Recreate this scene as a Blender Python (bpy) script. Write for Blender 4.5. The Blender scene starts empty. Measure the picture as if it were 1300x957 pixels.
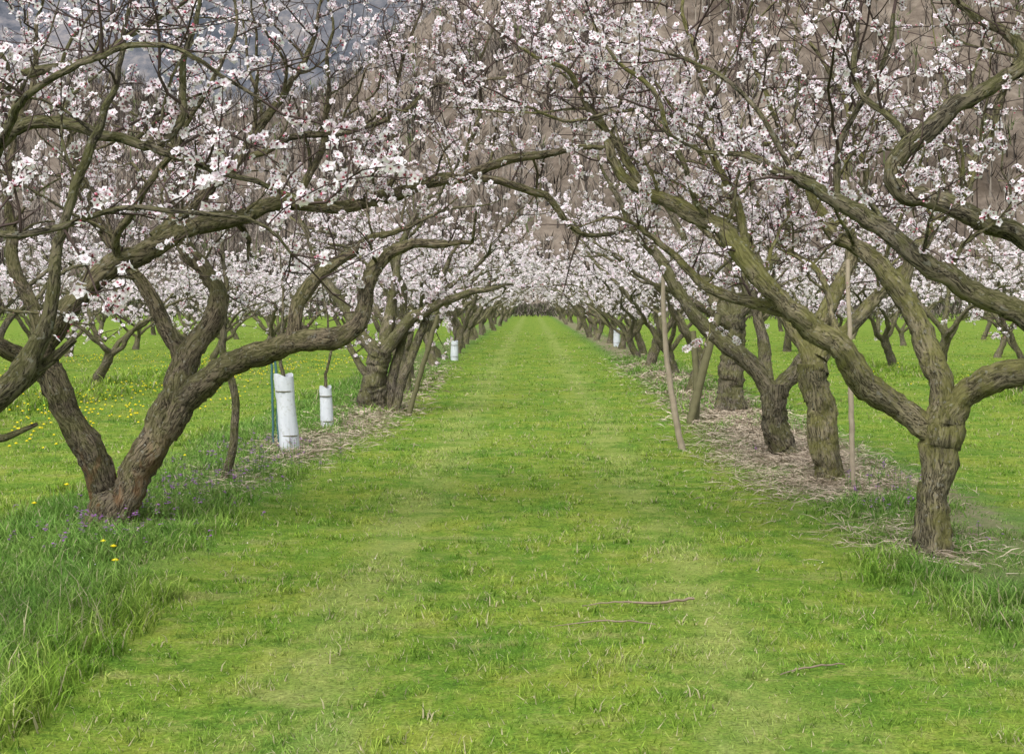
import bpy, math, numpy as np
from mathutils import Vector
S = bpy.context.scene
F = 1805.0; VX = 675.0; HY = 385.0; EYE = 1.6
rng = np.random.default_rng(11)

# ------------------------------------------------------------------ helpers
def W(px, py, d):
    """survey point -> world metres (camera at 0,0,1.6 looking +Y)"""
    return np.array([(px-VX)/F*d, d, EYE-(py-HY)/F*d])

def norm(v):
    return v/(np.linalg.norm(v, axis=-1, keepdims=True)+1e-9)

_perm = np.random.default_rng(3).random((256, 256))
def vnoise(x, y):
    xi = np.floor(x).astype(int); yi = np.floor(y).astype(int)
    fx = x-xi; fy = y-yi
    fx = fx*fx*(3-2*fx); fy = fy*fy*(3-2*fy)
    g = lambda a, b: _perm[a % 256, b % 256]
    return (g(xi, yi)*(1-fx)+g(xi+1, yi)*fx)*(1-fy)+(g(xi, yi+1)*(1-fx)+g(xi+1, yi+1)*fx)*fy
def fbm(x, y, o=4):
    s = 0; a = .5; t = 0
    for i in range(o):
        s = s+a*vnoise(x*2**i+17*i, y*2**i+5*i); t += a; a *= .5
    return s/t
def sstep(a, b, x):
    t = np.clip((x-a)/(b-a), 0, 1); return t*t*(3-2*t)

def gz(x, y):
    near = 1-sstep(150, 200, y)
    z = (fbm(x*.7+50, y*.7+50, 3)-.5)*.08*near
    for rx in (-2.75, 2.9, -8, 8.2):
        z = z+.05*np.exp(-((x-rx)/.7)**2)*near
    return z

class MB:
    def __init__(s): s.V = []; s.n = 0; s.F = []; s.A = []
    def add(s, v, f, mat=0, attr=None, smooth=True):
        v = np.asarray(v, float).reshape(-1, 3); f = np.asarray(f, int)
        if attr is None: attr = np.zeros((len(v), 3))
        s.V.append(v); s.A.append(np.asarray(attr, float).reshape(-1, 3))
        s.F.append((f+s.n, mat, smooth)); s.n += len(v)
    def mesh(s, name, mats):
        V = np.concatenate(s.V); A = np.concatenate(s.A)
        me = bpy.data.meshes.new(name)
        me.vertices.add(len(V)); me.vertices.foreach_set('co', V.astype(np.float32).ravel())
        loops = np.concatenate([f.ravel() for f, _, _ in s.F])
        sizes = np.concatenate([np.full(len(f), f.shape[1]) for f, _, _ in s.F])
        mi = np.concatenate([np.full(len(f), m) for f, m, _ in s.F])
        sm = np.concatenate([np.full(len(f), q) for f, _, q in s.F])
        me.loops.add(len(loops)); me.loops.foreach_set('vertex_index', loops.astype(np.int32))
        me.polygons.add(len(sizes))
        st = np.concatenate([[0], np.cumsum(sizes)[:-1]])
        me.polygons.foreach_set('loop_start', st.astype(np.int32))
        for m in mats: me.materials.append(m)
        me.polygons.foreach_set('material_index', mi.astype(np.int32))
        me.polygons.foreach_set('use_smooth', sm.astype(bool))
        at = me.attributes.new('bk', 'FLOAT_VECTOR', 'POINT')
        at.data.foreach_set('vector', A.astype(np.float32).ravel())
        me.update(calc_edges=True)
        return me
    def obj(s, name, mats, loc=None):
        me = s.mesh(name, mats)
        o = bpy.data.objects.new(name, me); S.collection.objects.link(o)
        if loc is not None:
            co = np.concatenate(s.V)-np.asarray(loc)
            me.vertices.foreach_set('co', co.astype(np.float32).ravel()); me.update()
            o.location = loc
        return o

def tube(mb, P, R, n, mat, knob=0., cap=False, r=rng):
    P = np.asarray(P, float); m = len(P); R = np.asarray(R, float)
    T = norm(np.gradient(P, axis=0))
    a = np.array([0, 0, 1.]) if abs(T[0][2]) < .9 else np.array([1., 0, 0])
    N = np.zeros_like(P); v = np.cross(T[0], a); v /= np.linalg.norm(v)
    for i in range(m):
        v = v-T[i]*np.dot(v, T[i]); v = v/(np.linalg.norm(v)+1e-9); N[i] = v
    B = np.cross(T, N)
    th = np.arange(n)*2*math.pi/n
    s = np.concatenate([[0], np.cumsum(np.linalg.norm(np.diff(P, axis=0), axis=1))])
    RR = np.repeat(R[:, None], n, 1)
    if knob > 0:
        o = r.random(8)*6.28
        w = (np.sin(2*th[None]+s[:, None]*5+o[0])+.8*np.sin(3*th[None]-s[:, None]*9+o[1])
             + .6*np.sin(5*th[None]+s[:, None]*13+o[2])+1.0*np.sin(s[:, None]*11+o[3])+.7*np.sin(s[:, None]*23+th[None]+o[4]))
        RR = RR*(1+knob*w*.33+knob*.35*r.standard_normal((m, n)))
    c = np.cos(th); q = np.sin(th)
    V = P[:, None]+RR[..., None]*(N[:, None]*c[None, :, None]+B[:, None]*q[None, :, None])
    A = np.zeros((m, n, 3)); off = r.random()*50
    A[..., 0] = R[:, None]*c; A[..., 1] = R[:, None]*q; A[..., 2] = s[:, None]+off
    i = np.arange(m-1)[:, None]; j = np.arange(n)[None]; k = (j+1) % n
    f = np.stack([i*n+j+0*k, i*n+k, (i+1)*n+k, (i+1)*n+j+0*k], -1).reshape(-1, 4)
    mb.add(V.reshape(-1, 3), f, mat, A.reshape(-1, 3))
    if cap:
        C = V[-1]; C = np.vstack([C, C.mean(0)])
        mb.add(C, [[t, (t+1) % n, n] for t in range(n)], mat, np.vstack([A[-1], A[-1].mean(0)]), False)

def spline(C, step):
    C = np.asarray(C, float); out = []
    E = np.vstack([2*C[0]-C[1], C, 2*C[-1]-C[-2]])
    for i in range(len(C)-1):
        p0, p1, p2, p3 = E[i:i+4]
        k = max(2, int(np.linalg.norm(p2[:3]-p1[:3])/step))
        t = np.linspace(0, 1, k, endpoint=False)[:, None]
        out.append(.5*((2*p1)+(-p0+p2)*t+(2*p0-5*p1+4*p2-p3)*t*t+(-p0+3*p1-3*p2+p3)*t**3))
    out.append(C[-1:]); return np.vstack(out)

def grow(p, d, L, n, wander, up, r):
    k = np.cumsum(r.standard_normal((n, 3))*wander, 0)
    D = d[None]+k; D[:, 2] += np.linspace(0, up, n)
    D = norm(D)*L/n
    return np.vstack([p, p+np.cumsum(D, 0)])

def flowers(mb, C, Nn, size, r, petal_mat, bud_mat, full=True):
    """five-petalled blossoms with a red calyx"""
    n = len(C)
    if n == 0: return
    Nn = norm(Nn); a = norm(r.standard_normal((n, 3))); U = norm(np.cross(Nn, a)); Vv = np.cross(Nn, U)
    sz = size*(0.75+.45*r.random(n)); cup = .15+.75*r.random(n)
    np_ = 5 if full else 4
    ph = np.arange(np_)*2*math.pi/np_
    verts = np.zeros((n, np_, 4, 3)); att = np.zeros((n, np_, 4, 3))
    pv = r.random(n); wd = .42 if full else .5
    for k, p in enumerate(ph):
        dr = U*math.cos(p)+Vv*math.sin(p); sd = -U*math.sin(p)+Vv*math.cos(p)
        l = sz*(.9+.2*r.random(n)); l = l[:, None]; cu = cup[:, None]
        verts[:, k, 0] = C+dr*l*.08
        verts[:, k, 1] = C+dr*l*.62+sd*l*wd+Nn*l*.45*cu
        verts[:, k, 2] = C+dr*l*1.0+Nn*l*(.55*cu+.1*r.standard_normal((n, 1)))
        verts[:, k, 3] = C+dr*l*.62-sd*l*wd+Nn*l*.45*cu
        att[:, k, 0, 0] = 0; att[:, k, 1, 0] = .8; att[:, k, 2, 0] = 1; att[:, k, 3, 0] = .8
        att[:, k, :, 1] = pv[:, None]
    f = np.arange(n*np_*4).reshape(-1, 4)
    mb.add(verts.reshape(-1, 3), f, petal_mat, att.reshape(-1, 3), False)
    if full:
        cv = np.zeros((n, 4, 3)); s1 = (sz*.26)[:, None]
        cv[:, 0] = C-Nn*s1*1.6
        for k in range(3):
            p = k*2.094; cv[:, k+1] = C+(U*math.cos(p)+Vv*math.sin(p))*s1+Nn*s1*.35
        b = np.arange(n)[:, None, None]*4
        fc = np.array([[0, 2, 1], [0, 3, 2], [0, 1, 3], [1, 2, 3]])[None]+b
        mb.add(cv.reshape(-1, 3), fc.reshape(-1, 3), bud_mat, np.tile([0, .5, 0], (n*4, 1)), False)

def buds(mb, C, Nn, size, r, mat):
    n = len(C)
    if n == 0: return
    Nn = norm(Nn); a = norm(r.standard_normal((n, 3))); U = norm(np.cross(Nn, a)); Vv = np.cross(Nn, U)
    s = (size*(.6+.5*r.random(n)))[:, None]
    v = np.stack([C, C+Nn*s*.6+U*s*.38, C+Nn*s*.6+Vv*s*.38, C+Nn*s*.6-U*s*.38, C+Nn*s*.6-Vv*s*.38, C+Nn*s*1.1], 1)
    fc = np.array([[0, 2, 1], [0, 3, 2], [0, 4, 3], [0, 1, 4], [5, 1, 2], [5, 2, 3], [5, 3, 4], [5, 4, 1]])[None]+np.arange(n)[:, None, None]*6
    at = np.zeros((n, 6, 3)); at[:, 5, 0] = 1; at[:, 1:5, 0] = .5
    mb.add(v.reshape(-1, 3), fc.reshape(-1, 3), mat, at.reshape(-1, 3), False)

BARK, TWIG, PETAL, BUD = 0, 1, 2, 3
class Tree:
    def __init__(s, seed, sub=1.0, fl=1.0, fsize=.017, full=True, tw=1.0, clump=1.0):
        s.mb = MB(); s.r = np.random.default_rng(seed); s.sub = sub; s.fl = fl; s.fs = fsize; s.full = full; s.tw = tw
        s.FC = []; s.FN = []; s.clump = clump
    def limb(s, C, sides=10, step=.06, s0=.3, spawn=True, dens=1., knob=.13, lenmul=1., bend=.022):
        Q = spline(C, step); P = Q[:, :3]; R = np.maximum(Q[:, 3], .004)
        m = len(P); L = np.concatenate([[0], np.cumsum(np.linalg.norm(np.diff(P, axis=0), axis=1))])
        j = np.cumsum(s.r.standard_normal((m, 3))*.0045, 0); j -= np.linspace(0, 1, m)[:, None]*j[-1]
        env = np.clip(L/.25, 0, 1)[:, None]
        for fq, am in ((2.4, 1.), (5.5, .6), (11, .28)):
            j += env*bend*am*np.sin(L[:, None]*fq*(1+.2*s.r.random(3))+s.r.random(3)*6.28)
        P = P+j
        tube(s.mb, P, R, sides, BARK, knob, cap=True, r=s.r)
        if spawn: s.populate(P, R, s0, dens, lenmul)
    def populate(s, P, R, s0, dens, lenmul):
        r = s.r
        L = np.concatenate([[0], np.cumsum(np.linalg.norm(np.diff(P, axis=0), axis=1))])
        T = norm(np.gradient(P, axis=0)); tot = L[-1]; pos = s0*tot if s0 < 1 else s0
        while pos < tot:
            i = min(np.searchsorted(L, pos), len(P)-1)
            perp = norm(np.cross(T[i], r.standard_normal(3)))
            if perp[2] < -.2 and r.random() < .75: perp = -perp
            d = norm(T[i]*.35+perp*.95+np.array([0, 0, .22]))
            ln = (.3+1.15*r.random()**1.4)*lenmul
            rad = min(R[i]*.5, .005+.0085*ln)
            s.branch(P[i], d, ln, rad, dens)
            pos += (.1+.16*r.random())/s.sub/dens
        s.branch(P[-1], T[-1], .8*lenmul, R[-1]*.9, dens)
    def branch(s, p, d, ln, rad, dens):
        r = s.r; n = max(4, int(ln/.08))
        P = grow(p, d, ln, n, .2, r.normal(.0, .6), r)
        tube(s.mb, P, np.linspace(rad, .0026, len(P)), 5 if rad > .008 else 4, TWIG if rad < .009 else BARK, 0, r=r)
        T = norm(np.gradient(P, axis=0)); bd = min(1.3, .2+1.3*r.random()**1.1)
        k = .1*ln; seg = ln/n
        while k < ln:
            i = int(k/seg); i = min(i, n)
            perp = norm(np.cross(T[i], r.standard_normal(3)))
            if perp[2] < -.5: perp = -perp
            dd = norm(T[i]*.5+perp); tl = .05+.42*r.random()**2.0
            Q = grow(P[i], dd, tl, 4, .16, .25, r)
            tube(s.mb, Q, np.linspace(.0038, .0019, 5), 3, TWIG, r=r)
            s.put(Q, tl, r.random()**.7*bd)
            k += (.045+.06*r.random())/s.sub/s.tw
        s.put(P[n//3:], ln*.66, .8*r.random()*bd)
    def put(s, Q, L, dens):
        # blossoms sit in tight clusters on the spurs
        n = s.r.poisson(L/.062*dens*s.fl)
        if n == 0: return
        t = (s.r.random(n)**.8)*(len(Q)-1.001); i = t.astype(int); f = (t-i)[:, None]
        c = Q[i]*(1-f)+Q[i+1]*f
        m = s.r.integers(2, 5, n); c = np.repeat(c, m, 0); n = len(c)
        nn = norm(s.r.standard_normal((n, 3))+np.array([0, 0, .25]))
        s.FC.append(c+nn*.017*s.fs/.0185); s.FN.append(nn)
    def finish(s):
        C = np.concatenate(s.FC); N = np.concatenate(s.FN)
        b = s.r.random(len(C)) < (.13 if s.full else .0)
        flowers(s.mb, C[~b], N[~b], s.fs, s.r, PETAL, BUD, s.full)
        if s.full: buds(s.mb, C[b], N[b], s.fs*.8, s.r, BUD)
        return len(C)

# ------------------------------------------------------------------ materials
def mat(name):
    m = bpy.data.materials.new(name); m.use_nodes = True
    nt = m.node_tree; b = nt.nodes['Principled BSDF']; return m, nt, b
def nd(nt, t, **kw):
    n = nt.nodes.new(t)
    for k, v in kw.items(): setattr(n, k, v)
    return n
def ramp(nt, fac, stops):
    n = nt.nodes.new('ShaderNodeValToRGB'); e = n.color_ramp.elements
    while len(e) < len(stops): e.new(.5)
    for q, (p, c) in zip(e, stops): q.position = p; q.color = (*c, 1)
    nt.links.new(fac, n.inputs[0]); return n.outputs[0]
def mix(nt, fac, a, b, mode='MIX'):
    n = nt.nodes.new('ShaderNodeMix'); n.data_type = 'RGBA'; n.blend_type = mode
    for s, v in ((0, fac), (6, a), (7, b)):
        if isinstance(v, (int, float)): n.inputs[s].default_value = v
        elif isinstance(v, tuple): n.inputs[s].default_value = (*v, 1)
        else: nt.links.new(v, n.inputs[s])
    return n.outputs[2]
def math_(nt, op, a, b=0., c=0.):
    n = nt.nodes.new('ShaderNodeMath'); n.operation = op
    for i, v in enumerate((a, b, c)):
        if isinstance(v, (int, float)): n.inputs[i].default_value = v
        else: nt.links.new(v, n.inputs[i])
    return n.outputs[0]
def mrange(nt, v, a, b, c=0., d=1.):
    n = nt.nodes.new('ShaderNodeMapRange'); n.interpolation_type = 'SMOOTHSTEP'
    nt.links.new(v, n.inputs[0])
    for i, q in enumerate((a, b, c, d)): n.inputs[i+1].default_value = q
    return n.outputs[0]
def noise(nt, vec, scale, detail=4, rough=.55, dist=0.):
    n = nt.nodes.new('ShaderNodeTexNoise'); n.inputs['Scale'].default_value = scale
    n.inputs['Detail'].default_value = detail; n.inputs['Roughness'].default_value = rough; n.inputs['Distortion'].default_value = dist
    nt.links.new(vec, n.inputs['Vector']); return n.outputs[0]
def mapping(nt, vec, sc):
    n = nt.nodes.new('ShaderNodeMapping'); n.inputs['Scale'].default_value = sc
    nt.links.new(vec, n.inputs[0]); return n.outputs[0]

def bark_mat(name, dark, light, moss_c, moss_amt, rot=False):
    m, nt, b = mat(name)
    at = nd(nt, 'ShaderNodeAttribute', attribute_name='bk'); geo = nt.nodes.new('ShaderNodeNewGeometry')
    v = mapping(nt, at.outputs['Vector'], (1, 1, .25))
    n1 = noise(nt, v, 70, 6, .75, .6)
    n2 = noise(nt, v, 24, 5, .65, 1.5)                         # furrows
    ridg = math_(nt, 'ABSOLUTE', math_(nt, 'SUBTRACT', n2, .5))
    crack = mrange(nt, ridg, 0., .06)
    h = math_(nt, 'MULTIPLY_ADD', crack, .30, math_(nt, 'MULTIPLY', n1, .95))
    col = ramp(nt, h, [(.42, dark), (.62, tuple(.5*(a+c) for a, c in zip(dark, light))), (.85, light)])
    big = noise(nt, geo.outputs['Position'], 4.5, 5, .65)
    tone = noise(nt, geo.outputs['Position'], 2.2, 3)
    col = mix(nt, 1., col, ramp(nt, tone, [(.3, (.68, .68, .70)), (.7, (1.25, 1.22, 1.15))]), 'MULTIPLY')
    sx = nt.nodes.new('ShaderNodeSeparateXYZ'); nt.links.new(geo.outputs['Normal'], sx.inputs[0])
    mf = math_(nt, 'MULTIPLY_ADD', sx.outputs[2], .14, big)
    mf = math_(nt, 'MULTIPLY_ADD', n1, .4, mf)
    mf = mrange(nt, mf, .62, .82, 0, moss_amt)
    mossc = mix(nt, n1, tuple(c*.35 for c in moss_c), tuple(c*1.7 for c in moss_c))
    col = mix(nt, mf, col, mossc)
    li = mrange(nt, noise(nt, geo.outputs['Position'], 34, 3), .60, .68, 0, .5)
    col = mix(nt, li, col, (.30, .30, .25))
    if rot:      # decayed orange wood low on the old trunk
        sp = nt.nodes.new('ShaderNodeSeparateXYZ'); nt.links.new(geo.outputs['Position'], sp.inputs[0])
        r1 = math_(nt, 'MULTIPLY', mrange(nt, sp.outputs[2], .2, .9, 1, 0), mrange(nt, noise(nt, mapping(nt, geo.outputs['Position'], (1, 1, .4)), 9, 4), .48, .60, 0, .7))
        col = mix(nt, r1, col, mix(nt, n1, (.04, .02, .012), (.36, .20, .09)))
    nt.links.new(col, b.inputs['Base Color']); b.inputs['Roughness'].default_value = .95
    b.inputs['Specular IOR Level'].default_value = .15
    bp = nt.nodes.new('ShaderNodeBump'); bp.inputs['Strength'].default_value = .9; bp.inputs['Distance'].default_value = .025
    nt.links.new(h, bp.inputs['Height']); nt.links.new(bp.outputs[0], b.inputs['Normal'])
    return m
M_bark = bark_mat('apricot_bark', (.018, .015, .011), (.23, .20, .145), (.115, .118, .038), .65)
M_barkr = bark_mat('apricot_bark_decayed', (.018, .014, .010), (.24, .20, .14), (.115, .118, .038), .55, True)
M_barkm = bark_mat('apricot_bark_mossy', (.030, .026, .015), (.30, .265, .175), (.175, .17, .055), .85)

def plain(name, c1, c2, scale=20, rough=.8, trans=0.):
    m, nt, b = mat(name); geo = nt.nodes.new('ShaderNodeNewGeometry')
    nt.links.new(mix(nt, noise(nt, geo.outputs['Position'], scale), c1, c2), b.inputs['Base Color'])
    b.inputs['Roughness'].default_value = rough; b.inputs['Specular IOR Level'].default_value = .2
    return m
M_twig = plain('twig_bark', (.028, .018, .016), (.09, .062, .054), 9)

def leafy(name, colfn, trans):
    m = bpy.data.materials.new(name); m.use_nodes = True; nt = m.node_tree; nt.nodes.clear()
    out = nt.nodes.new('ShaderNodeOutputMaterial')
    col = colfn(nt)
    d = nt.nodes.new('ShaderNodeBsdfDiffuse'); nt.links.new(col, d.inputs[0])
    if trans <= 0:
        nt.links.new(d.outputs[0], out.inputs[0]); return m
    t = nt.nodes.new('ShaderNodeBsdfTranslucent'); x = nt.nodes.new('ShaderNodeMixShader')
    nt.links.new(col, t.inputs[0]); x.inputs[0].default_value = trans
    nt.links.new(d.outputs[0], x.inputs[1]); nt.links.new(t.outputs[0], x.inputs[2]); nt.links.new(x.outputs[0], out.inputs[0])
    return m
def bk(nt):
    at = nd(nt, 'ShaderNodeAttribute', attribute_name='bk'); sp = nt.nodes.new('ShaderNodeSeparateXYZ')
    nt.links.new(at.outputs['Vector'], sp.inputs[0]); return sp.outputs
def petalcol(nt):
    o = bk(nt)
    a = ramp(nt, o[0], [(0, (.43, .07, .12)), (.22, (.82, .64, .71)), (.47, (.88, .83, .87)), (1, (.90, .87, .90))])
    return mix(nt, mrange(nt, o[1], .55, 1, 0, .45), a, (.87, .66, .77))
M_petal = leafy('blossom_petal', petalcol, .35)
M_bud = leafy('blossom_bud', lambda nt: ramp(nt, bk(nt)[0], [(0, (.17, .025, .035)), (.5, (.43, .11, .16)), (1, (.80, .52, .61))]), 0)
TM = [M_bark, M_twig, M_petal, M_bud]

# shared grass tint depending on ground position
def tint(nt):
    geo = nt.nodes.new('ShaderNodeNewGeometry'); fl = mapping(nt, geo.outputs['Position'], (1, 1, 0))
    fs = mapping(nt, geo.outputs['Position'], (1, .35, 0)); ft = mapping(nt, geo.outputs['Position'], (.4, 1, 0))
    a = noise(nt, fl, 1.3, 6, .7); b = noise(nt, fl, 7, 5, .7); c = noise(nt, fs, 2.0, 4, .6); e = noise(nt, ft, 3.2, 4, .65)
    sx = nt.nodes.new('ShaderNodeSeparateXYZ'); nt.links.new(geo.outputs['Position'], sx.inputs[0])
    col = ramp(nt, a, [(.34, (.15, .30, .042)), (.5, (.235, .37, .052)), (.64, (.35, .43, .075))])
    col = mix(nt, mrange(nt, b, .5, .64, 0, .7), col, (.41, .46, .13))
    col = mix(nt, mrange(nt, b, .48, .34, 0, .65), col, (.085, .19, .03))
    col = mix(nt, mrange(nt, c, .52, .66, 0, .5), col, (.13, .31, .045))
    col = mix(nt, mrange(nt, e, .56, .67, 0, .5), col, (.42, .43, .17))
    ax = math_(nt, 'ABSOLUTE', sx.outputs[0])
    tr = math_(nt, 'ABSOLUTE', math_(nt, 'SUBTRACT', math_(nt, 'MULTIPLY_ADD', c, 1.0, ax), 1.4))
    tr = math_(nt, 'MULTIPLY', mrange(nt, tr, .40, .05, 0, .5), mrange(nt, a, .40, .56, .2, 1))
    col = mix(nt, tr, col, (.44, .50, .18))
    jit = math_(nt, 'MULTIPLY_ADD', a, 1.2, ax)
    st = math_(nt, 'MULTIPLY', mrange(nt, jit, 2.4, 3.1), mrange(nt, jit, 4.2, 4.7, 1, 0))
    st = math_(nt, 'MULTIPLY', st, .6)
    col = mix(nt, st, col, (.14, .28, .075))
    return col, a, b, ax
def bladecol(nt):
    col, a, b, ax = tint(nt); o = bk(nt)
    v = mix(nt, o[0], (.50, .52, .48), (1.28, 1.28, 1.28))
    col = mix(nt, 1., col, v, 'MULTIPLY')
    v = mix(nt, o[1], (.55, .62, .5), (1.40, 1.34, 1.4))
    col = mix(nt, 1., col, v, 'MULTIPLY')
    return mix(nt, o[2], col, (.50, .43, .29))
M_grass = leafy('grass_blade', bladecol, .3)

m, nt, b = mat('ground_turf'); M_ground = m
col, a, bb, ax = tint(nt)
geo = nt.nodes.new('ShaderNodeNewGeometry')
fine = noise(nt, geo.outputs['Position'], 60, 5, .7)
col = mix(nt, 1., col, ramp(nt, fine, [(.3, (.28, .28, .24)), (.7, (.95, .95, .85))]), 'MULTIPLY')
jit = math_(nt, 'MULTIPLY_ADD', bb, 1.0, ax)
soil = math_(nt, 'MULTIPLY', mrange(nt, jit, 2.8, 3.2), mrange(nt, jit, 3.8, 4.2, 1, 0))
sxx = nt.nodes.new('ShaderNodeSeparateXYZ'); nt.links.new(geo.outputs['Position'], sxx.inputs[0])
soil = math_(nt, 'MULTIPLY', soil, mrange(nt, a, .36, .5, .15, .85))
soil = math_(nt, 'MULTIPLY', soil, mrange(nt, sxx.outputs[1], 8.5, 11.5, .3, 1))
soil = math_(nt, 'MULTIPLY', soil, mrange(nt, sxx.outputs[0], -1, 1, .5, 1))
col = mix(nt, soil, col, mix(nt, fine, (.11, .085, .06), (.34, .28, .20)))
nt.links.new(col, b.inputs['Base Color']); b.inputs['Roughness'].default_value = 1; b.inputs['Specular IOR Level'].default_value = .05
bp = nt.nodes.new('ShaderNodeBump'); bp.inputs['Strength'].default_value = .6; bp.inputs['Distance'].default_value = .03
nt.links.new(fine, bp.inputs['Height']); nt.links.new(bp.outputs[0], b.inputs['Normal'])

def hillmat(name, cs, sc, lo=.40, hi=.60):
    m, nt, b = mat(name); geo = nt.nodes.new('ShaderNodeNewGeometry')
    p = geo.outputs['Position']
    a = noise(nt, p, sc, 6, .6); c = noise(nt, p, sc*9, 6, .75)
    f = math_(nt, 'MULTIPLY_ADD', c, .5, math_(nt, 'MULTIPLY', a, .5))
    nt.links.new(ramp(nt, f, [(lo, cs[0]), (.5, cs[1]), (hi, cs[2])]), b.inputs['Base Color'])
    b.inputs['Roughness'].default_value = 1; b.inputs['Specular IOR Level'].default_value = 0
    return m
M_hill = hillmat('hillside_leaf_litter', [(.075, .060, .046), (.135, .110, .088), (.215, .18, .145)], .03)
M_mount = hillmat('distant_mountain_forest_haze', [(.055, .064, .080), (.12, .122, .138), (.23, .21, .205)], .009)  # forest tones with bluish-grey air haze painted into the base colour
def forestcol(nt):
    o = bk(nt)
    a = mix(nt, o[1], (.022, .018, .016), (.27, .235, .20))
    return mix(nt, mrange(nt, o[2], .94, .95), a, (.09, .115, .045))
M_forest = leafy('bare_forest_wood', forestcol, 0)

# ------------------------------------------------------------------ ground
ys = np.concatenate([np.arange(-30, 2, 4), np.arange(2, 30, .2), np.arange(30, 80, .8), np.arange(80, 240, 5), np.array([260, 320, 450, 700, 1200, 2500, 4500])])
xs = np.concatenate([[-4000, -1500, -600, -250, -120, -70, -45, -30, -22], np.arange(-16, 16.01, .25), [22, 30, 45, 70, 120, 250, 600, 1500, 4000]])
X, Y = np.meshgrid(xs, ys); Z = gz(X, Y)
def grid(X, Y, Z, mb, mat=0):
    h, w = X.shape; i = np.arange(h-1)[:, None]; j = np.arange(w-1)[None]
    f = np.stack([i*w+j, i*w+j+1, (i+1)*w+j+1, (i+1)*w+j], -1).reshape(-1, 4)
    mb.add(np.stack([X, Y, Z], -1).reshape(-1, 3), f, mat)
mb = MB(); grid(X, Y, Z, mb); mb.obj('grass_ground', [M_ground])

def hill_z(x, y):
    ridge = 72+100*sstep(-75, 45, x)+10*(fbm(x*.012+9, y*0+3, 3)-.5)
    t = np.clip((y-225)/300, 0, None)
    prof = np.where(t < 1, np.sin(np.clip(t, 0, 1)*math.pi/2)**1.15, 1-.0*t)-np.clip(t-1.05, 0, 1)*.8
    n = (fbm(x*.02, y*.02, 4)-.5)*34*np.clip(t*3, 0, 1)
    return ridge*prof+n-3.0
xs = np.linspace(-420, 420, 200); ys = np.linspace(215, 640, 110)
X, Y = np.meshgrid(xs, ys); mb = MB(); grid(X, Y, hill_z(X, Y), mb); mb.obj('hillside', [M_hill])
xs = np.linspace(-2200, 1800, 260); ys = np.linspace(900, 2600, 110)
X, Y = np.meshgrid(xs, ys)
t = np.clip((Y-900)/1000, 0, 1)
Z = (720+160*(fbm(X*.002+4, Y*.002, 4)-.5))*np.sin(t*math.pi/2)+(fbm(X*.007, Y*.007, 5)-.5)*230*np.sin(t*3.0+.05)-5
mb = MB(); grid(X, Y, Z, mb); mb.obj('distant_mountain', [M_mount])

# bare woodland covering the hillside: pale trunks, spreading twiggy crowns
N = 9000
d = 222+310*rng.random(N)**.85; x = (rng.random(N)*2-1)*(d*.46)
z = hill_z(x, d); z = np.where(d < 232, np.maximum(z, 0), z)
h = 5+6*rng.random(N); tone = np.clip(fbm(x*.04, d*.04, 3)*1.0-.25+.25*rng.standard_normal(N), 0, 1); green = rng.random(N)
B = 18
base = np.stack([x, d, z-.3], -1)
k = rng.random((N, B))
ang = rng.random((N, B))*6.28
cr = (.16+.14*rng.random(N))[:, None]*h[:, None]
p0 = base[:, None]+np.stack([np.cos(ang)*cr*k*.6, np.sin(ang)*cr*k*.6, h[:, None]*(.35+.40*rng.random((N, B)))], -1)
ln = h[:, None]*(.14+.20*rng.random((N, B)))
dr = np.stack([np.cos(ang)*(.35+.5*k), np.sin(ang)*(.35+.5*k), .3+.8*rng.random((N, B))], -1)
tip = p0+dr*ln[..., None]
p0[:, 0] = base; tip[:, 0] = base+np.stack([rng.normal(0, .4, N), rng.normal(0, .4, N), h*.85], -1)
wd = .07+.11*rng.random((N, B)); wd[:, 0] = .17
side = np.stack([np.sin(ang), np.cos(ang)*.3, .3*np.cos(ang*3)], -1); side[:, 0] = [1, 0, 0]
V = np.stack([p0-side*wd[..., None], p0+side*wd[..., None], tip], 2)
A = np.zeros(V.shape); A[..., 1] = np.clip(tone[:, None]+.10*rng.standard_normal((N, B)), 0, 1)[..., None]; A[..., 2] = green[:, None, None]; A[:, 0, :, 1] = np.clip(tone*.6+.9*(rng.random(N) < .5), 0, 1)[:, None]
mb = MB(); mb.add(V.reshape(-1, 3), np.arange(N*B*3).reshape(-1, 3), 0, A.reshape(-1, 3), False)
mb.obj('bare_woodland', [M_forest])

# ------------------------------------------------------------------ apricot trees (surveyed limbs)
def surveyed(seed, d0, limbs, bark=None, **kw):
    t = Tree(seed, **kw)
    for spec in limbs:
        pts, o = (spec, {}) if isinstance(spec, list) else spec
        C = []
        for (px, py, dd, w) in pts:
            d = d0+dd; p = W(px, py, d); C.append([*p, w/2*d/F])
        t.limb(C, **o)
    n = t.finish()
    b = W(limbs[0][0][0][0], HY, d0); b[2] = 0
    ob = t.mb.obj('apricot_tree', [bark or M_bark]+TM[1:], loc=b)
    return ob
TR = dict(spawn=False, sides=22, step=.03, knob=.19, bend=.006)
NS = dict(spawn=False)

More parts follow.
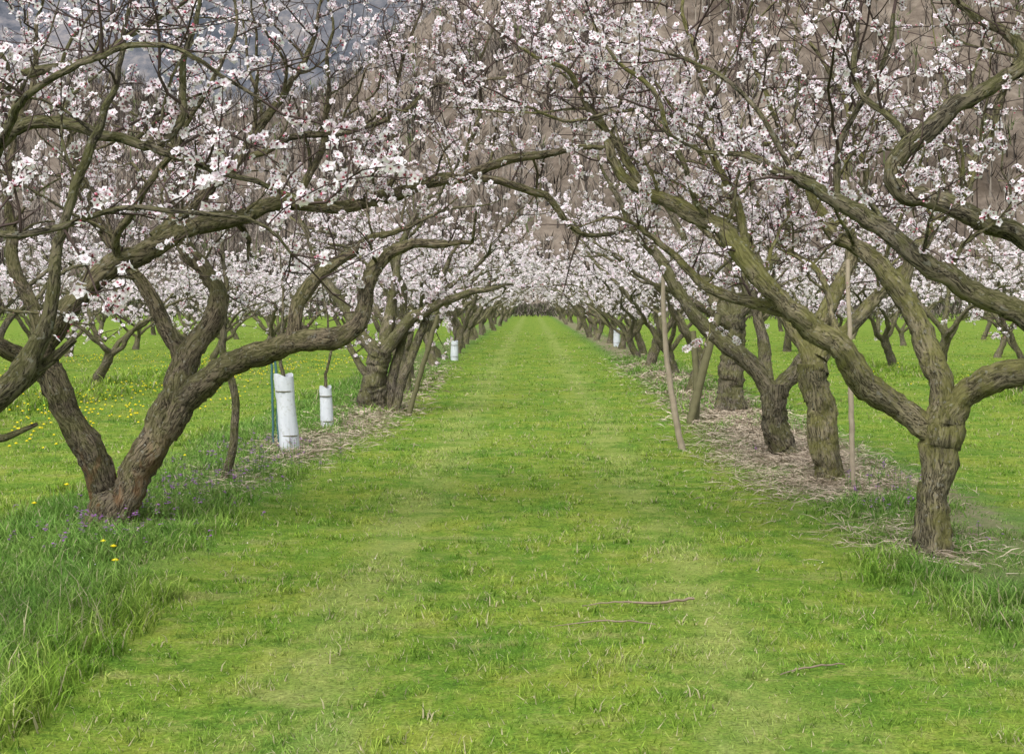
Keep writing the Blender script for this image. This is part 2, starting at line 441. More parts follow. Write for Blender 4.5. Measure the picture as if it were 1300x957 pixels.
surveyed(1, 9.96, [
 ([(137,692,0,74),(135,668,0,58),(140,645,0,56),(150,620,0,44)], TR),
 ([(143,655,0,44),(130,622,0,42),(116,588,-.05,38),(98,545,-.1,36),(80,505,-.15,34),(62,470,-.2,31),(56,430,-.25,28),(90,380,-.3,27),(140,335,-.3,27),(195,303,-.2,26),(250,288,-.1,22)], dict(sides=18,s0=.66,step=.035,dens=.8,knob=.16)),
 ([(150,645,0,46),(176,592,0,43),(205,552,.05,42),(228,505,.1,38),(243,460,.2,32),(272,395,.3,26),(264,345,.4,22),(232,300,.5,18),(215,240,.5,14),(225,170,.5,9)], dict(sides=16,s0=.55,step=.035,knob=.16)),
 ([(210,550,.05,36),(262,492,0,34),(312,457,-.1,32),(372,436,-.2,28),(430,422,-.3,25),(462,400,-.3,23),(468,365,-.3,21),(487,335,-.3,18),(525,318,-.3,14),(570,312,-.3,9)], dict(sides=14,s0=.72,dens=.7,lenmul=.7,step=.035,knob=.16)),
 ([(374,436,-.2,22),(380,388,-.2,18),(405,348,-.1,16),(445,322,0,14),(470,302,0,10),(520,290,0,6)], dict(s0=.5,dens=.7,lenmul=.7)),
 ([(240,470,.2,24),(205,415,.3,20),(168,358,.4,17),(130,295,.5,14),(105,230,.6,10),(90,160,.6,6)], dict(s0=.35)),
 ([(250,288,-.1,22),(310,275,0,20),(370,263,0,20),(430,268,.1,19),(480,255,.2,18),(540,241,.2,17),(590,225,.3,15),(650,203,.3,12),(705,196,.4,9),(765,192,.4,6)], dict(s0=.05,dens=.9,lenmul=.8,knob=.16)),
 ([(600,222,.3,11),(645,232,.3,10),(690,248,.4,9),(712,272,.4,8),(735,292,.4,6),(790,290,.5,4)], dict(s0=.2,lenmul=.5,dens=.8)),
 ([(195,303,-.2,18),(255,252,-.1,15),(310,195,0,13),(350,145,.1,11),(372,95,.1,8),(400,20,.1,5)], dict(s0=.1)),
 ([(62,470,-.2,28),(18,444,-.4,24),(-60,415,-.7,20),(-120,340,-.8,14)], dict(s0=.5)),
 ([(56,430,-.2,20),(20,330,-.1,16),(10,230,0,11),(40,120,.1,8),(50,20,.1,5)], dict(s0=.3)),
 ([(370,263,0,11),(395,200,.3,9),(420,130,.4,7),(430,50,.5,4)], dict(s0=.1,bend=.04)),
 ([(480,255,.2,8),(505,185,.2,6),(500,110,.2,5),(540,30,.2,3)], dict(s0=.1,dens=.8,bend=.04)),
 ([(590,225,.3,7),(617,160,.5,6),(600,90,.6,4),(630,20,.6,3)], dict(s0=.1,dens=.8,bend=.04)),
 ([(300,205,0,9),(400,170,.2,8),(490,150,.3,6),(590,110,.4,4),(660,100,.4,3)], dict(s0=.1,dens=.8,bend=.04)),
 ([(135,345,-.3,12),(180,250,-.7,9),(240,150,-1,7),(290,50,-1.1,5)], dict(s0=.1)),
], bark=M_barkr, sub=1.25, fl=1.25, fsize=.0185)

surveyed(2, 6.2, [
 ([(-192,865,0,100),(-190,800,0,75),(-188,700,0,66),(-185,620,0,60)], TR),
 ([(-185,640,0,44),(-100,565,0,40),(-20,512,0,34),(35,455,0,28),(62,385,0,20),(90,300,0,14),(128,192,0,11),(150,100,.1,8),(170,10,.1,5)], dict(s0=.66,dens=.8,lenmul=.7,step=.04)),
 ([(-185,640,0,46),(-160,450,.2,40),(-90,290,.3,30),(0,190,.3,20),(60,166,.3,16),(130,172,.2,14),(185,180,.1,12),(232,140,.1,10),(240,60,.1,8),(262,-20,.1,5)], dict(s0=.5,dens=.8,lenmul=.75,step=.04)),
 ([(185,180,.1,10),(260,212,.1,9),(325,228,.2,7),(390,250,.2,5)], dict(s0=.1,lenmul=.45,dens=.9)),
 ([(-170,600,0,20),(-60,560,0,13),(0,548,0,9),(46,536,0,5)], NS),
 ([(-100,565,0,26),(0,508,0,22),(35,478,0,18),(88,432,0,9)], NS),
 ([(-110,330,.3,22),(-60,160,.4,17),(30,100,.5,13),(110,70,.5,10),(200,25,.5,7)], dict(s0=.3,dens=.8)),
 ([(-160,450,-.3,16),(-60,340,-1.0,12),(70,275,-1.3,9),(180,250,-1.4,7),(290,270,-1.4,5),(360,310,-1.4,3)], dict(s0=.35,dens=1.0,lenmul=.42,bend=.04)),
 ([(-90,290,-.3,14),(20,120,-1.2,10),(150,60,-1.3,8),(260,90,-1.3,6),(350,150,-1.3,4)], dict(s0=.3,dens=.9,lenmul=.45,bend=.04)),
 ([(-185,620,0,46),(-240,450,-.3,34),(-300,300,-.5,24),(-330,150,-.6,14)], dict(s0=.4,dens=.6)),
], sub=1.15, fl=1.25, fsize=.019)

surveyed(3, 6.4, [
 ([(1452,850,0,100),(1450,800,0,76),(1446,680,0,68),(1440,560,0,62)], TR),
 ([(1440,570,0,44),(1385,450,0,40),(1300,394,0,33),(1235,366,0,28),(1170,332,0,25),(1112,286,.1,22),(1062,256,.2,18),(1010,228,.3,14),(940,205,.4,8)], dict(s0=.5,dens=.75,lenmul=.7,sides=16,step=.03,knob=.17)),
 ([(1445,560,0,42),(1400,360,.2,34),(1300,287,.1,29),(1245,268,0,27),(1190,248,0,26),(1145,240,0,26),(1132,214,0,24),(1150,176,0,23),(1200,137,0,22),(1250,106,0,20),(1288,84,0,17),(1272,45,.1,14),(1232,15,.2,11),(1180,-30,.3,7)], dict(s0=.5,dens=.6,lenmul=.5,sides=16,step=.03,bend=.01,knob=.17)),
 ([(1060,256,.2,11),(1055,190,.3,9),(1085,110,.3,7),(1130,30,.4,5)], dict(s0=.2,dens=.75,bend=.04)),
 ([(1440,570,0,44),(1500,430,-.2,34),(1540,280,-.4,22),(1500,100,-.5,12)], dict(s0=.4,dens=.6)),
 ([(1150,176,0,10),(1105,100,.2,8),(1100,20,.3,5)], dict(s0=.2,dens=.75,lenmul=.6,bend=.04)),
 ([(1290,86,0,11),(1330,40,.1,8),(1340,-30,.1,5)], dict(s0=.1)),
 ([(1010,228,.3,8),(950,150,.3,6),(900,90,.3,5),(820,60,.3,3)], dict(s0=.1,lenmul=.6,bend=.04,dens=.8)),
], sub=1.15, fl=1.25, fsize=.0185)

surveyed(4, 8.89, [
 ([(1184,722,0,66),(1182,696,0,48),(1182,650,0,42),(1184,600,0,43),(1190,560,0,48),(1194,530,0,50),(1196,515,0,40)], TR),
 ([(1192,555,0,36),(1155,527,0,34),(1108,492,-.05,33),(1068,445,-.1,32),(1022,405,-.1,30),(985,370,-.1,27),(945,318,-.1,25),(905,280,0,22),(860,255,.1,19),(820,235,.2,16),(788,200,.2,12),(768,160,.3,8),(740,120,.3,5)], dict(sides=16,s0=.45,step=.035,dens=.85,lenmul=.9,knob=.17)),
 ([(1194,545,0,36),(1190,480,.1,31),(1168,412,.2,28),(1142,366,.3,26),(1102,330,.4,23),(1060,295,.5,18),(1025,245,.6,12),(1000,180,.7,8),(960,80,.7,5)], dict(sides=16,s0=.4,step=.035,knob=.17)),
 ([(1196,540,0,38),(1238,492,-.1,34),(1300,466,-.3,32),(1380,425,-.5,24),(1440,330,-.6,15)], dict(sides=16,s0=.5,step=.035,knob=.17)),
 ([(1035,412,-.1,20),(985,392,0,18),(935,375,.1,15),(885,350,.2,12),(845,320,.2,9),(808,285,.2,6)], dict(s0=.3,dens=.8,lenmul=.6)),
 ([(945,318,-.1,12),(930,245,0,10),(905,150,.1,8),(880,60,.1,6),(860,-20,.2,4)], dict(s0=.1,bend=.04)),
 ([(820,235,.2,10),(765,155,.2,8),(720,95,.1,6),(650,55,0,4)], dict(s0=.1,bend=.04,dens=.85)),
 ([(1142,366,.3,16),(1180,300,.6,12),(1230,220,.8,10),(1270,130,.9,7),(1290,30,.9,5)], dict(s0=.2,bend=.04)),
 ([(1060,295,.5,10),(1090,220,.6,8),(1080,140,.8,6),(1030,50,.8,4)], dict(s0=.2,bend=.04)),
 ([(905,280,0,9),(850,200,-.2,7),(830,120,-.3,6),(760,40,-.3,4)], dict(s0=.1,bend=.04)),
 ([(1000,180,.7,7),(920,190,.5,6),(840,150,.3,5),(740,150,.1,4),(660,120,0,3)], dict(s0=.1,bend=.04,dens=.85)),
 ([(1068,445,-.1,9),(1050,370,.2,8),(1000,300,.4,7),(960,230,.5,5)], dict(s0=.3,bend=.04,dens=.8)),
], bark=M_barkm, sub=1.25, fl=1.25, fsize=.0185)

surveyed(5, 12.3, [
 ([(1054,630,0,52),(1053,605,0,40),(1050,565,0,36),(1042,510,0,35),(1032,462,0,35)], TR),
 ([(1034,475,0,32),(1040,430,.1,24),(1062,370,.2,19),(1078,320,.3,15),(1072,240,.4,10),(1080,160,.4,6)], dict(s0=.35)),
 ([(1034,470,0,24),(1000,405,.2,18),(962,335,.3,14),(932,265,.4,10),(890,200,.4,6)], dict(s0=.35)),
 ([(1040,455,0,22),(1098,388,.1,17),(1155,335,.2,12),(1210,250,.3,7)], dict(s0=.4)),
 ([(962,335,.3,9),(900,300,.3,7),(840,240,.3,5),(800,180,.3,4)], dict(s0=.2)),
], bark=M_barkm, fl=1.2, sub=1.1, fsize=.021)
surveyed(6, 14.6, [
 ([(1002,590,0,44),(996,572,0,36),(984,535,0,33),(984,490,0,32)], TR),
 ([(984,505,0,28),(948,458,0,22),(906,426,.1,20),(870,382,.2,17),(832,332,.3,13),(800,290,.4,9),(770,230,.4,5)], dict(s0=.5,lenmul=.9)),
 ([(986,500,0,25),(1018,452,.1,19),(1050,400,.2,15),(1072,345,.3,10),(1090,270,.3,6)], dict(s0=.4)),
 ([(975,485,0,18),(965,410,.3,14),(940,340,.4,10),(930,270,.4,6)], dict(s0=.35)),
], fl=1.2, sub=1.05, fsize=.023)
surveyed(7, 20.2, [
 ([(928,534,0,42),(928,500,0,33),(930,450,0,31),(932,400,0,28)], TR),
 ([(932,410,0,22),(900,362,.2,16),(872,312,.4,10),(840,260,.4,6)], dict(s0=.2)),
 ([(932,405,0,22),(962,358,.1,15),(995,305,.2,9),(1010,250,.2,6)], dict(s0=.2)),
 ([(932,420,0,14),(890,390,-.4,10),(850,372,-.6,7),(815,360,-.8,4)], dict(s0=.4,lenmul=.7)),
 ([(932,400,0,16),(925,340,.1,11),(930,270,.1,6)], dict(s0=.2)),
], fl=1.15, sub=.95, fsize=.026)
surveyed(8, 20.6, [
 ([(478,532,0,46),(474,505,0,34),(478,470,0,30),(484,445,0,26)], TR),
 ([(482,455,0,20),(445,400,.2,15),(410,345,.3,11),(380,280,.3,6)], dict(s0=.3)),
 ([(484,450,0,20),(515,412,0,15),(560,385,-.2,12),(600,372,-.3,9),(635,362,-.4,5)], dict(s0=.35,lenmul=.75)),
 ([(484,445,0,18),(498,380,.3,13),(510,320,.4,9),(530,260,.4,5)], dict(s0=.3)),
 ([(492,530,0,14),(470,480,.1,11),(445,440,.3,8),(425,400,.4,5)], dict(s0=.6,lenmul=.6)),
 ([(500,528,-.1,12),(522,455,0,11),(548,390,.1,9),(575,320,.1,5)], dict(s0=.6,lenmul=.7)),
 ([(492,525,0,16),(500,470,.1,13),(512,420,.2,8)], dict(s0=.8)),
], fl=1.15, sub=.95, fsize=.026)
surveyed(9, 12.7, [
 ([(284,618,0,14),(294,570,0,11),(294,500,0,10),(286,430,0,9),(292,370,0,7),(285,300,.1,5)], dict(s0=.7,lenmul=.6,knob=.05)),
], fl=.8, sub=.8)

# ------------------------------------------------------------------ row trees
def generic(seed, far=False):
    t = Tree(seed, sub=.6 if not far else .5, fl=1.05 if not far else .40, fsize=.032 if not far else .055, full=False, tw=1. if not far else .7); r = t.r
    lean = r.normal(0, .16, 2); H = .6+.4*r.random()
    P = [[0, 0, -.08, .17], [0, 0, .1, .125], [lean[0]*.6, lean[1]*.6, H*.6, .11], [lean[0], lean[1], H, .11]]
    t.limb(P, spawn=False, sides=10, step=.08, knob=.15, bend=.015)
    k = r.integers(4, 6); a0 = r.random()*6.28
    for i in range(k):
        a = a0+i*6.283/k+r.normal(0, .25); u = np.array([math.cos(a), math.sin(a)])
        q = [[lean[0], lean[1], H-.12, .07]]; rr = 0; z = H; an = a; st = r.uniform(.7, 1.05)
        for s_ in range(5):
            rr += .42+.14*r.random(); z += (.40+.2*r.random())*(1.15-.08*s_)*st; an += r.normal(0, .25)
            q.append([lean[0]+math.cos(an)*rr, lean[1]+math.sin(an)*rr, z, .055*(.72**s_)])
        t.limb(q, sides=7, step=.12, s0=.22, knob=.1, bend=.05)
        m_ = q[3]; an += r.choice([-1, 1])*.8
        t.limb([[*m_[:3], .03], [m_[0]+math.cos(an)*.45, m_[1]+math.sin(an)*.45, m_[2]+.15, .022], [m_[0]+math.cos(an)*.95, m_[1]+math.sin(an)*.95, m_[2]+.2, .012]], sides=6, step=.12, s0=.1, bend=.04)
    t.finish(); return t.mb.mesh('apricot_tree_mesh', TM)
G = [generic(100+i) for i in range(5)]; GF = [generic(200+i, True) for i in range(4)]
def place(x, y, s=1.):
    L = GF if y > 45 or abs(x) > 12 else G
    o = bpy.data.objects.new('apricot_tree', L[rng.integers(len(L))]); S.collection.objects.link(o)
    o.location = (x, y, float(gz(np.array(x), np.array(y)))); o.rotation_euler = (0, 0, rng.random()*6.28)
    k = s*(.84+.28*rng.random()); o.scale = (k, k, k*(.86+.18*rng.random()))
y = 25.5
while y < 150:
    s = 1.02+.10*min(1, max(0, (y-30)/50))
    place(-2.45+rng.normal(0, .2), y+rng.normal(0, .5), s); place(2.95+rng.normal(0, .2), y-.6+rng.normal(0, .5), s); y += 4.9 if y < 70 else 7.5
for rx, ya, st in ((-8.0, 16, 5.2), (8.6, 14.5, 5.2), (-13.4, 26, 5.8), (14.2, 25, 5.8), (-19, 38, 8), (20, 38, 8)):
    y = ya
    while y < 90:
        if rng.random() < .9: place(rx+rng.normal(0, .25), y+rng.normal(0, .4), .92)
        y += st if y < 50 else 9

# ------------------------------------------------------------------ grass
def blades(mb, x, y, L, w, lean, straw, segs=1, r=rng):
    n = len(x); z = gz(x, y)-.004
    a = r.random(n)*6.283; sd = np.stack([np.cos(a), np.sin(a), 0*a], -1)
    b = r.random(n)*6.283; ld = np.stack([np.cos(b), np.sin(b), 0*b], -1)
    p = np.stack([x, y, z], -1); wv = (sd.T*w/2).T
    up = np.array([0, 0, 1.])
    ln = lean*(.4+r.random(n))
    rv = r.random(n)
    if segs == 1:
        tip = p+(ld.T*L*np.sin(ln)).T+np.outer(L*np.cos(ln), up)
        V = np.stack([p-wv, p+wv, tip], 1); A = np.zeros((n, 3, 3)); A[:, 2, 0] = 1
        A[..., 1] = rv[:, None]; A[..., 2] = straw[:, None]
        mb.add(V.reshape(-1, 3), np.arange(n*3).reshape(-1, 3), 0, A.reshape(-1, 3), False)
    else:
        m1 = p+(ld.T*L*.5*np.sin(ln*.5)).T+np.outer(L*.5*np.cos(ln*.5), up)
        tip = m1+(ld.T*L*.5*np.sin(ln*1.5)).T+np.outer(L*.5*np.cos(ln*1.5), up)
        V = np.stack([p-wv, p+wv, m1+wv*.8, m1-wv*.8, tip], 1); A = np.zeros((n, 5, 3)); A[:, 2:4, 0] = .55; A[:, 4, 0] = 1
        A[..., 1] = rv[:, None]; A[..., 2] = straw[:, None]
        o = mb.n
        mb.add(V.reshape(-1, 3), np.arange(n)[:, None]*5+np.array([0, 1, 2, 3])[None], 0, A.reshape(-1, 3), False)
        mb.F.append((np.arange(n)[:, None]*5+np.array([3, 2, 4])[None]+o, 0, False))
mb = MB()
for (ya, yb, dens, L, w) in ((4.2, 7, 3200, .045, .006), (7, 10, 2300, .046, .0075), (10, 15, 1200, .05, .010), (15, 24, 460, .055, .015), (24, 45, 110, .06, .026), (45, 80, 18, .06, .05)):
    wy = .40*(ya+yb)/2+1.5
    n = int(dens*(yb-ya)*2*wy)
    y = ya+(yb-ya)*rng.random(n); x = (rng.random(n)*2-1)*wy
    pat = fbm(x*2.2, y*2.2, 4); p2 = fbm(x*9+7, y*9, 3); keep = rng.random(n) < .22+1.4*(pat-.2)*(.2+1.5*p2)
    x, y, pat, p2 = x[keep], y[keep], pat[keep], p2[keep]; n = len(x)
    LL = L*(.4+.9*rng.random(n))*(.3+1.1*pat)*(.3+1.5*p2**1.5); st = np.where(rng.random(n) < .12, .85, 0)
    blades(mb, x, y, LL, w*(.7+.6*rng.random(n)), .8, st)
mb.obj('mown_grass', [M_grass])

mb = MB()
def strip(x0, x1, y0, y1, ntuft, nb, L, w, thr, strawp=.08):
    tx = x0+(x1-x0)*rng.random(ntuft); ty = y0+(y1-y0)*rng.random(ntuft)
    c = (x0+x1)/2; e = 1-np.abs(tx-c)/(abs(x1-x0)/2)
    dn = fbm(tx*1.1+30, ty*1.1, 3); k = (dn+.3*np.sqrt(e)) > thr
    tx, ty, dn = tx[k], ty[k], dn[k]
    sc = .35+1.3*rng.random(len(tx))**1.5*dn*1.5
    X = np.repeat(tx, nb)+rng.normal(0, .035+w*2, len(tx)*nb); Y = np.repeat(ty, nb)+rng.normal(0, .035+w*2, len(tx)*nb)
    LL = L*np.repeat(sc, nb)*(.5+.7*rng.random(len(X)))
    blades(mb, X, Y, LL, w*(.7+.6*rng.random(len(X))), .8, np.where(rng.random(len(X)) < strawp, .8, 0), segs=2)
strip(-4.5, -1.9, 4, 8.2, 2300, 26, .17, .006, .5)
strip(-4.3, -2.1, 8.2, 11, 1000, 24, .13, .007, .58)
strip(-4.2, -2.1, 11, 18, 1900, 18, .12, .009, .60)
strip(-3.9, -2.0, 18, 34, 1400, 13, .15, .016, .56)
strip(2.15, 3.6, 4, 9.2, 1100, 26, .13, .006, .66)
strip(1.9, 3.4, 8, 11, 500, 24, .11, .007, .68)
strip(2.1, 3.6, 10, 20, 1000, 18, .11, .009, .78)
strip(2.2, 3.8, 20, 40, 900, 13, .15, .018, .65)
strip(-9, -7, 12, 40, 1400, 11, .18, .02, .52)
strip(7.4, 9.4, 14, 40, 1100, 11, .16, .02, .55)
n = 260; tx = rng.uniform(-2.2, 2.4, n); ty = 4.5+12*rng.random(n)**1.3
for a_, b_ in zip(tx, ty):
    k = rng.integers(10, 26); X = a_+rng.normal(0, .03, k); Y = b_+rng.normal(0, .03, k)
    blades(mb, X, Y, .03+.05*rng.random(k), np.full(k, .005+.0004*b_), 1.0, np.where(rng.random(k) < .15, .8, 0), segs=2)
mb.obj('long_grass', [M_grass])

# dry straw mats
mb = MB()
def straw(cx, cy, sx, sy, n, w):
    x = cx+rng.normal(0, sx, n); y = cy+rng.normal(0, sy, n); L = .08+.16*rng.random(n)
    z0 = gz(x, y)+.008+.035*rng.random(n); a = rng.random(n)*6.28
    p = np.stack([x, y, z0], -1); d = np.stack([np.cos(a), np.sin(a), rng.normal(.05, .16, n)], -1); q = p+(d.T*L).T
    s = np.stack([-np.sin(a), np.cos(a), rng.normal(0, .5, n)], -1)*w/2
    m_ = (p+q)/2+np.outer(.02*rng.random(n), [0, 0, 1.])
    V = np.stack([p, m_+s, q, m_-s], 1); A = np.zeros((n, 4, 3)); A[..., 1] = rng.random(n)[:, None]
    mb.add(V.reshape(-1, 3), np.arange(n*4).reshape(-1, 4), 0, A.reshape(-1, 3), False)
for c in ((2.55,12.2,.38,.5,3200,.006),(2.6,14.6,.38,.8,4600,.007),(2.7,17.5,.38,1.3,5500,.008),(2.85,22,.38,2,4300,.012),(2.5,9.6,.3,.5,600,.005),(2.9,30,.4,5,3500,.018),
          (-2.45,15.2,.25,.8,1700,.007),(-2.3,17.8,.3,1.2,1900,.008),(-2.25,21,.3,1.6,1800,.011),(-2.3,28,.3,4,1300,.018),(-2.6,12.5,.25,.8,400,.006),(2.55,8.9,.2,.3,350,.005)):
    straw(*c)
M_straw = leafy('dry_straw', lambda nt: mix(nt, bk(nt)[1], (.20, .155, .11), (.55, .47, .36)), 0)
mb.obj('dry_straw', [M_straw])

def dandel(n, x0, x1, y0, y1, mb):
    x = x0+(x1-x0)*rng.random(n); y = y0+(y1-y0)*rng.random(n)
    k = fbm(x*.5, y*.35, 3)+.12*rng.standard_normal(n) > .50; x, y = x[k], y[k]
    for a, b in zip(x, y):
        z = float(gz(np.array(a), np.array(b))); h = .06+.1*rng.random(); R = .015+.009*rng.random()
        tube(mb, [[a, b, z], [a+.01, b, z+h]], [.003, .003], 3, 1)
        th = np.arange(8)*.785; V = np.stack([a+.01+R*np.cos(th), b+R*np.sin(th), np.full(8, z+h+.004)], -1)
        V = np.vstack([V, [[a+.01, b, z+h+.014]], [[a+.01, b, z+h-.006]]])
        mb.add(V, [[i, (i+1) % 8, 8] for i in range(8)]+[[(i+1) % 8, i, 9] for i in range(8)], 0)
mb = MB(); dandel(1500, -13, -4.6, 16, 42, mb); dandel(330, -7.6, -4.7, 14, 26, mb); dandel(18, -4, -2.2, 8, 14, mb); dandel(70, 4.5, 12, 15, 35, mb)
M_dand = plain('dandelion_yellow', (.80, .60, .01), (.88, .74, .03)); M_stem = plain('green_stem', (.08, .16, .03), (.14, .24, .05))
mb.obj('dandelions', [M_dand, M_stem])

mb = MB()
for i in range(420):
    a = -2.75+rng.normal(0, .38); b = 8.5+7*rng.random()
    if rng.random() < .2: a = 2.3+.9*rng.random()
    if fbm(np.array(a*1.2+3), np.array(b*1.2), 2) < .42: continue
    z = float(gz(np.array(a), np.array(b))); h = .1+.09*rng.random()
    tube(mb, [[a, b, z], [a+rng.normal(0, .01), b, z+h]], [.003, .002], 3, 0)
    n = 12; hh = z+h*(.35+.7*rng.random(n)); an = rng.random(n)*6.28
    c = np.stack([a+0*an, b+0*an, hh], -1); d = np.stack([np.cos(an), np.sin(an), .1-.5*rng.random(n)], -1)*.022
    s = np.stack([-np.sin(an), np.cos(an), 0*an], -1)*.010
    V = np.stack([c, c+d*.55+s, c+d, c+d*.55-s], 1); top = hh > z+h*.75
    f = np.arange(n*4).reshape(-1, 4); o = mb.n
    mb.add(V.reshape(-1, 3), f[~top], 0, None, False)
    if top.any(): mb.F.append((f[top]+o, 1, False))
M_purp = plain('dead_nettle_purple', (.16, .06, .18), (.30, .14, .36))
mb.obj('dead_nettle_plants', [M_stem, M_purp])

# a few fallen petals under the trees
mb = MB(); n = 500
x = np.where(rng.random(n) < .5, -2.7, 2.6)+rng.normal(0, .7, n); y = 6+14*rng.random(n); z = gz(x, y)+.02+.015*rng.random(n); a = rng.random(n)*6.28
c = np.stack([x, y, z], -1); u = np.stack([np.cos(a), np.sin(a), rng.normal(0, .3, n)], -1)*.005; v = np.stack([-np.sin(a), np.cos(a), rng.normal(0, .3, n)], -1)*.004
A = np.zeros((n, 4, 3)); A[..., 0] = .9
mb.add(np.stack([c-u, c+v, c+u, c-v], 1).reshape(-1, 3), np.arange(n*4).reshape(-1, 4), 0, A.reshape(-1, 3), False)
mb.obj('fallen_petals', [M_petal])

# fallen sticks
M_stick = plain('dry_stick', (.12, .085, .06), (.34, .27, .20), 30)
def stick(pts, r0):
    mb = MB(); C = [[*((W(px, py, EYE*F/(py-HY)))+np.array([0, 0, .022+dz])), r0*k] for px, py, dz, k in pts]
    Q = spline(C, .03); tube(mb, Q[:, :3]+rng.normal(0, .0025, (len(Q), 3)), Q[:, 3], 6, 0, .1, cap=True)
    mb.obj('fallen_branch', [M_stick])
stick([(738,774,0,.4),(780,772,.01,.6),(830,773,.01,1.2),(882,769,.02,1.1)], .0065)
stick([(698,801,0,.3),(745,797,.01,.8),(790,796,.01,1),(832,798,.0,.5)], .0045)
stick([(990,863,0,.4),(1020,857,.01,.9),(1050,853,.01,1),(1072,849,.0,.6)], .0045)

M_stake = plain('weathered_stake', (.20, .16, .11), (.42, .36, .27), 14)
M_dstake = plain('mossy_stake', (.07, .065, .03), (.16, .15, .08), 14)
def stake(pts, d, w, m=M_stake, nm='wooden_stake'):
    mb = MB(); C = [[*W(px, py, d+dd), w/2*d/F*k] for px, py, dd, k in pts]
    Q = spline(C, .08); tube(mb, Q[:, :3]+rng.normal(0, .003, (len(Q), 3)), Q[:, 3], 8, 0, .09, cap=True)
    mb.obj(nm, [m])
stake([(866,572,0,1.1),(856,520,0,1),(845,440,.1,.85),(841,350,.2,.6)], 15.6, 8)
stake([(1083,636,0,1),(1081,540,0,1),(1079,430,.1,.9),(1076,330,.2,.8)], 12.0, 7, M_stake)
stake([(874,545,0,1),(890,480,.1,.95),(912,400,.2,.8)], 18.5, 11, M_dstake)
stake([(884,542,0,1),(884,480,.1,.95),(880,420,.2,.8)], 18.7, 9, M_dstake)
stake([(518,530,0,1),(535,470,0,.9),(556,400,0,.8)], 20, 7, M_dstake)
M_rod = plain('blue_green_rod', (.05, .12, .12), (.07, .16, .16))
stake([(347,574,0,1),(346,500,0,1),(344,440,0,1)], 15.4, 3, M_rod, 'support_rod')
stake([(354,574,0,1),(352,500,0,1),(349,450,0,1)], 15.2, 3, M_rod, 'support_rod')

m, nt, b = mat('white_plastic_guard'); M_guard = m
geo = nt.nodes.new('ShaderNodeNewGeometry')
g1 = noise(nt, mapping(nt, geo.outputs['Position'], (6, 6, 1)), 4); g2 = noise(nt, geo.outputs['Position'], 22, 5, .7)
gc = mix(nt, g1, (.42, .46, .50), (.66, .68, .72)); gc = mix(nt, mrange(nt, g2, .52, .7, 0, .5), gc, (.28, .28, .24))
nt.links.new(gc, b.inputs['Base Color']); b.inputs['Roughness'].default_value = .5
def guard(px, py, w, hpx, seed, tilt=0):
    d = EYE*F/(py-HY); r0 = w/2*d/F; h = hpx*d/F; base = W(px, py, d)
    par = bpy.data.objects.new('tree_guard', None); S.collection.objects.link(par); par.location = base
    mb = MB(); n = 20; th = np.arange(n)*2*math.pi/n
    zs = np.linspace(-.03, h, 13); rad = r0*(1+.05*np.sin(zs*9)[:, None]+.06*np.sin(2*th[None]+zs[:, None]*3)+.03*rng.standard_normal((13, n)))
    for k, (q, s) in enumerate(((1, 1), (.93, -1))):
        R = rad*q; V = np.stack([R*np.cos(th)+tilt*zs[:, None], R*np.sin(th), np.repeat(zs[:, None], n, 1)+.02*np.sin(th*2)*(zs[:, None] > h*.95)], -1)
        i = np.arange(12)[:, None]; j = np.arange(n)[None]; kk = (j+1) % n
        f = np.stack([i*n+j+0*kk, i*n+kk, (i+1)*n+kk, (i+1)*n+j+0*kk], -1).reshape(-1, 4)
        mb.add(V.reshape(-1, 3), f[:, ::s], 0)
    V = np.concatenate([mb.V[0][-n:], mb.V[1][-n:]]); mb.add(V, [[t, (t+1) % n, n+(t+1) % n, n+t] for t in range(n)], 0)
    for zz in (h*.25, h*.8):
        tube(mb, [[1.08*rad[0, 0]*math.cos(a)+tilt*zz, 1.08*rad[0, 0]*math.sin(a), zz] for a in np.linspace(0, 6.28, 25)], np.full(25, .006), 5, 1)
    o = mb.obj('sleeve', [M_guard, M_dstake]); o.parent = par
    t = Tree(seed, sub=.9, fl=.8, fsize=.019)
    t.limb([[0, 0, -.05, .022], [tilt*h, 0, h, .02], [tilt*h+.03, 0, h+.5, .016], [tilt*h-.02, .03, h+1.1, .010]], s0=.6, lenmul=.9, knob=.03)
    t.finish(); me = t.mb.obj('apricot_tree', TM); me.location = base
guard(369, 578, 23, 102, 31, -.09)
guard(416, 549, 15, 58, 32, -.05)
guard(577, 459, 9, 26, 33)
guard(783, 441, 8, 24, 34)

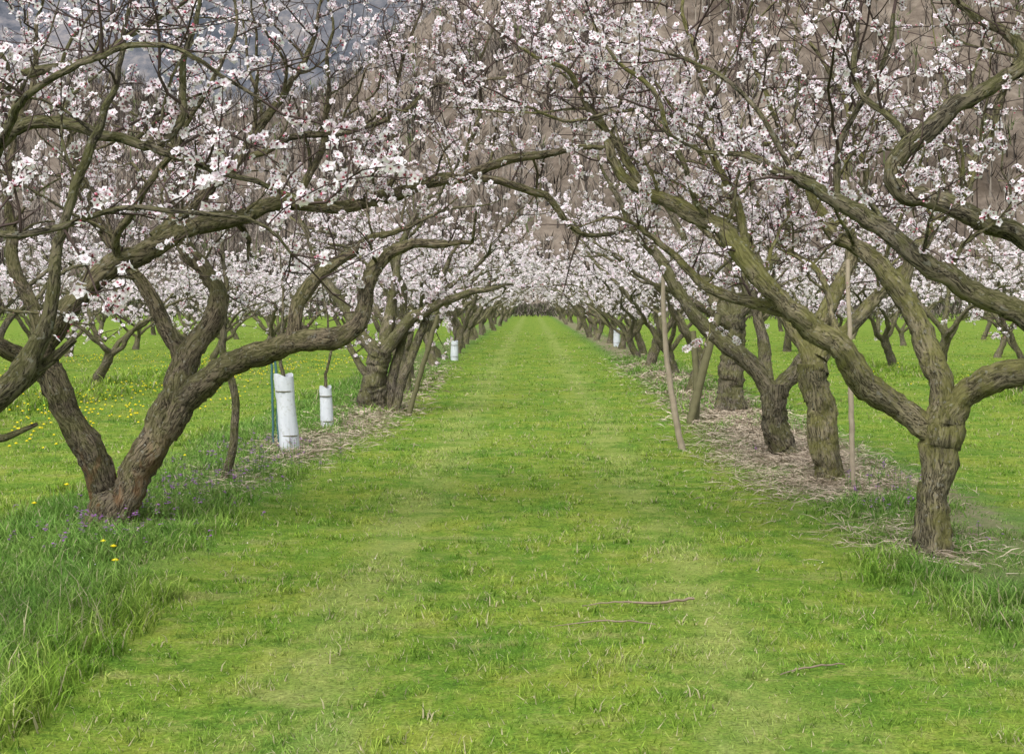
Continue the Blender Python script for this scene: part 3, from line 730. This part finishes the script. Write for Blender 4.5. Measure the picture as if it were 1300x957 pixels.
# hedges closing the far end of the orchard
mb = MB()
n = 60000; x = -75+150*rng.random(n); hh = 1.0+1.2*fbm(x*.5, x*0, 3)+1.3*sstep(7, 14, np.abs(x)); z = hh*rng.random(n)**.7; y = 168-30*sstep(6, 14, np.abs(x))+rng.normal(0, .8, n)
a = rng.random(n)*6.28; p = np.stack([x, y, z], -1); q = p+np.stack([np.cos(a)*.25, np.sin(a)*.25, .35+.2*rng.random(n)], -1)
s = np.stack([np.full(n, .05), 0*a, 0*a], -1); A = np.zeros((n, 3, 3)); A[..., 1] = (rng.random(n)*.8)[:, None]; A[..., 2] = np.where(rng.random(n) < .2, 1., 0)[:, None]
mb.add(np.stack([p-s, p+s, q], 1).reshape(-1, 3), np.arange(n*3).reshape(-1, 3), 0, A.reshape(-1, 3), False)
mb.obj('hedge', [M_forest])

# ------------------------------------------------------------------ light
w = bpy.data.worlds.new('World'); S.world = w; w.use_nodes = True; nt = w.node_tree
sky = nt.nodes.new('ShaderNodeTexSky'); sky.sky_type = 'NISHITA'; sky.sun_disc = False
el = math.radians(52); az = math.radians(200)
sky.sun_elevation = el; sky.sun_rotation = az; sky.dust_density = 4; sky.air_density = 1
hs = nt.nodes.new('ShaderNodeHueSaturation'); hs.inputs['Saturation'].default_value = .36; hs.inputs['Value'].default_value = 1.65
nt.links.new(sky.outputs[0], hs.inputs['Color']); nt.links.new(hs.outputs[0], nt.nodes['Background'].inputs[0])
nt.nodes['Background'].inputs[1].default_value = .15
l = bpy.data.lights.new('sun', 'SUN'); l.energy = 2.0; l.angle = math.radians(25); l.color = (1, .98, .95)
lo = bpy.data.objects.new('sun', l); S.collection.objects.link(lo)
dv = Vector((math.sin(az)*math.cos(el), math.cos(az)*math.cos(el), math.sin(el)))
lo.rotation_euler = (-dv).to_track_quat('-Z', 'Y').to_euler(); lo.location = (0, -5, 20)

cam = bpy.data.cameras.new('camera'); co = bpy.data.objects.new('camera', cam); S.collection.objects.link(co)
co.location = (0, 0, EYE); co.rotation_euler = (math.radians(90), 0, 0)
cam.sensor_width = 36; cam.lens = F/1300*36; cam.shift_x = (650-VX)/1300; cam.shift_y = -(478.5-HY)/1300
cam.clip_end = 8000; cam.clip_start = .05
S.camera = co
S.view_settings.view_transform = 'Standard'; S.view_settings.look = 'None'; S.view_settings.exposure = 0
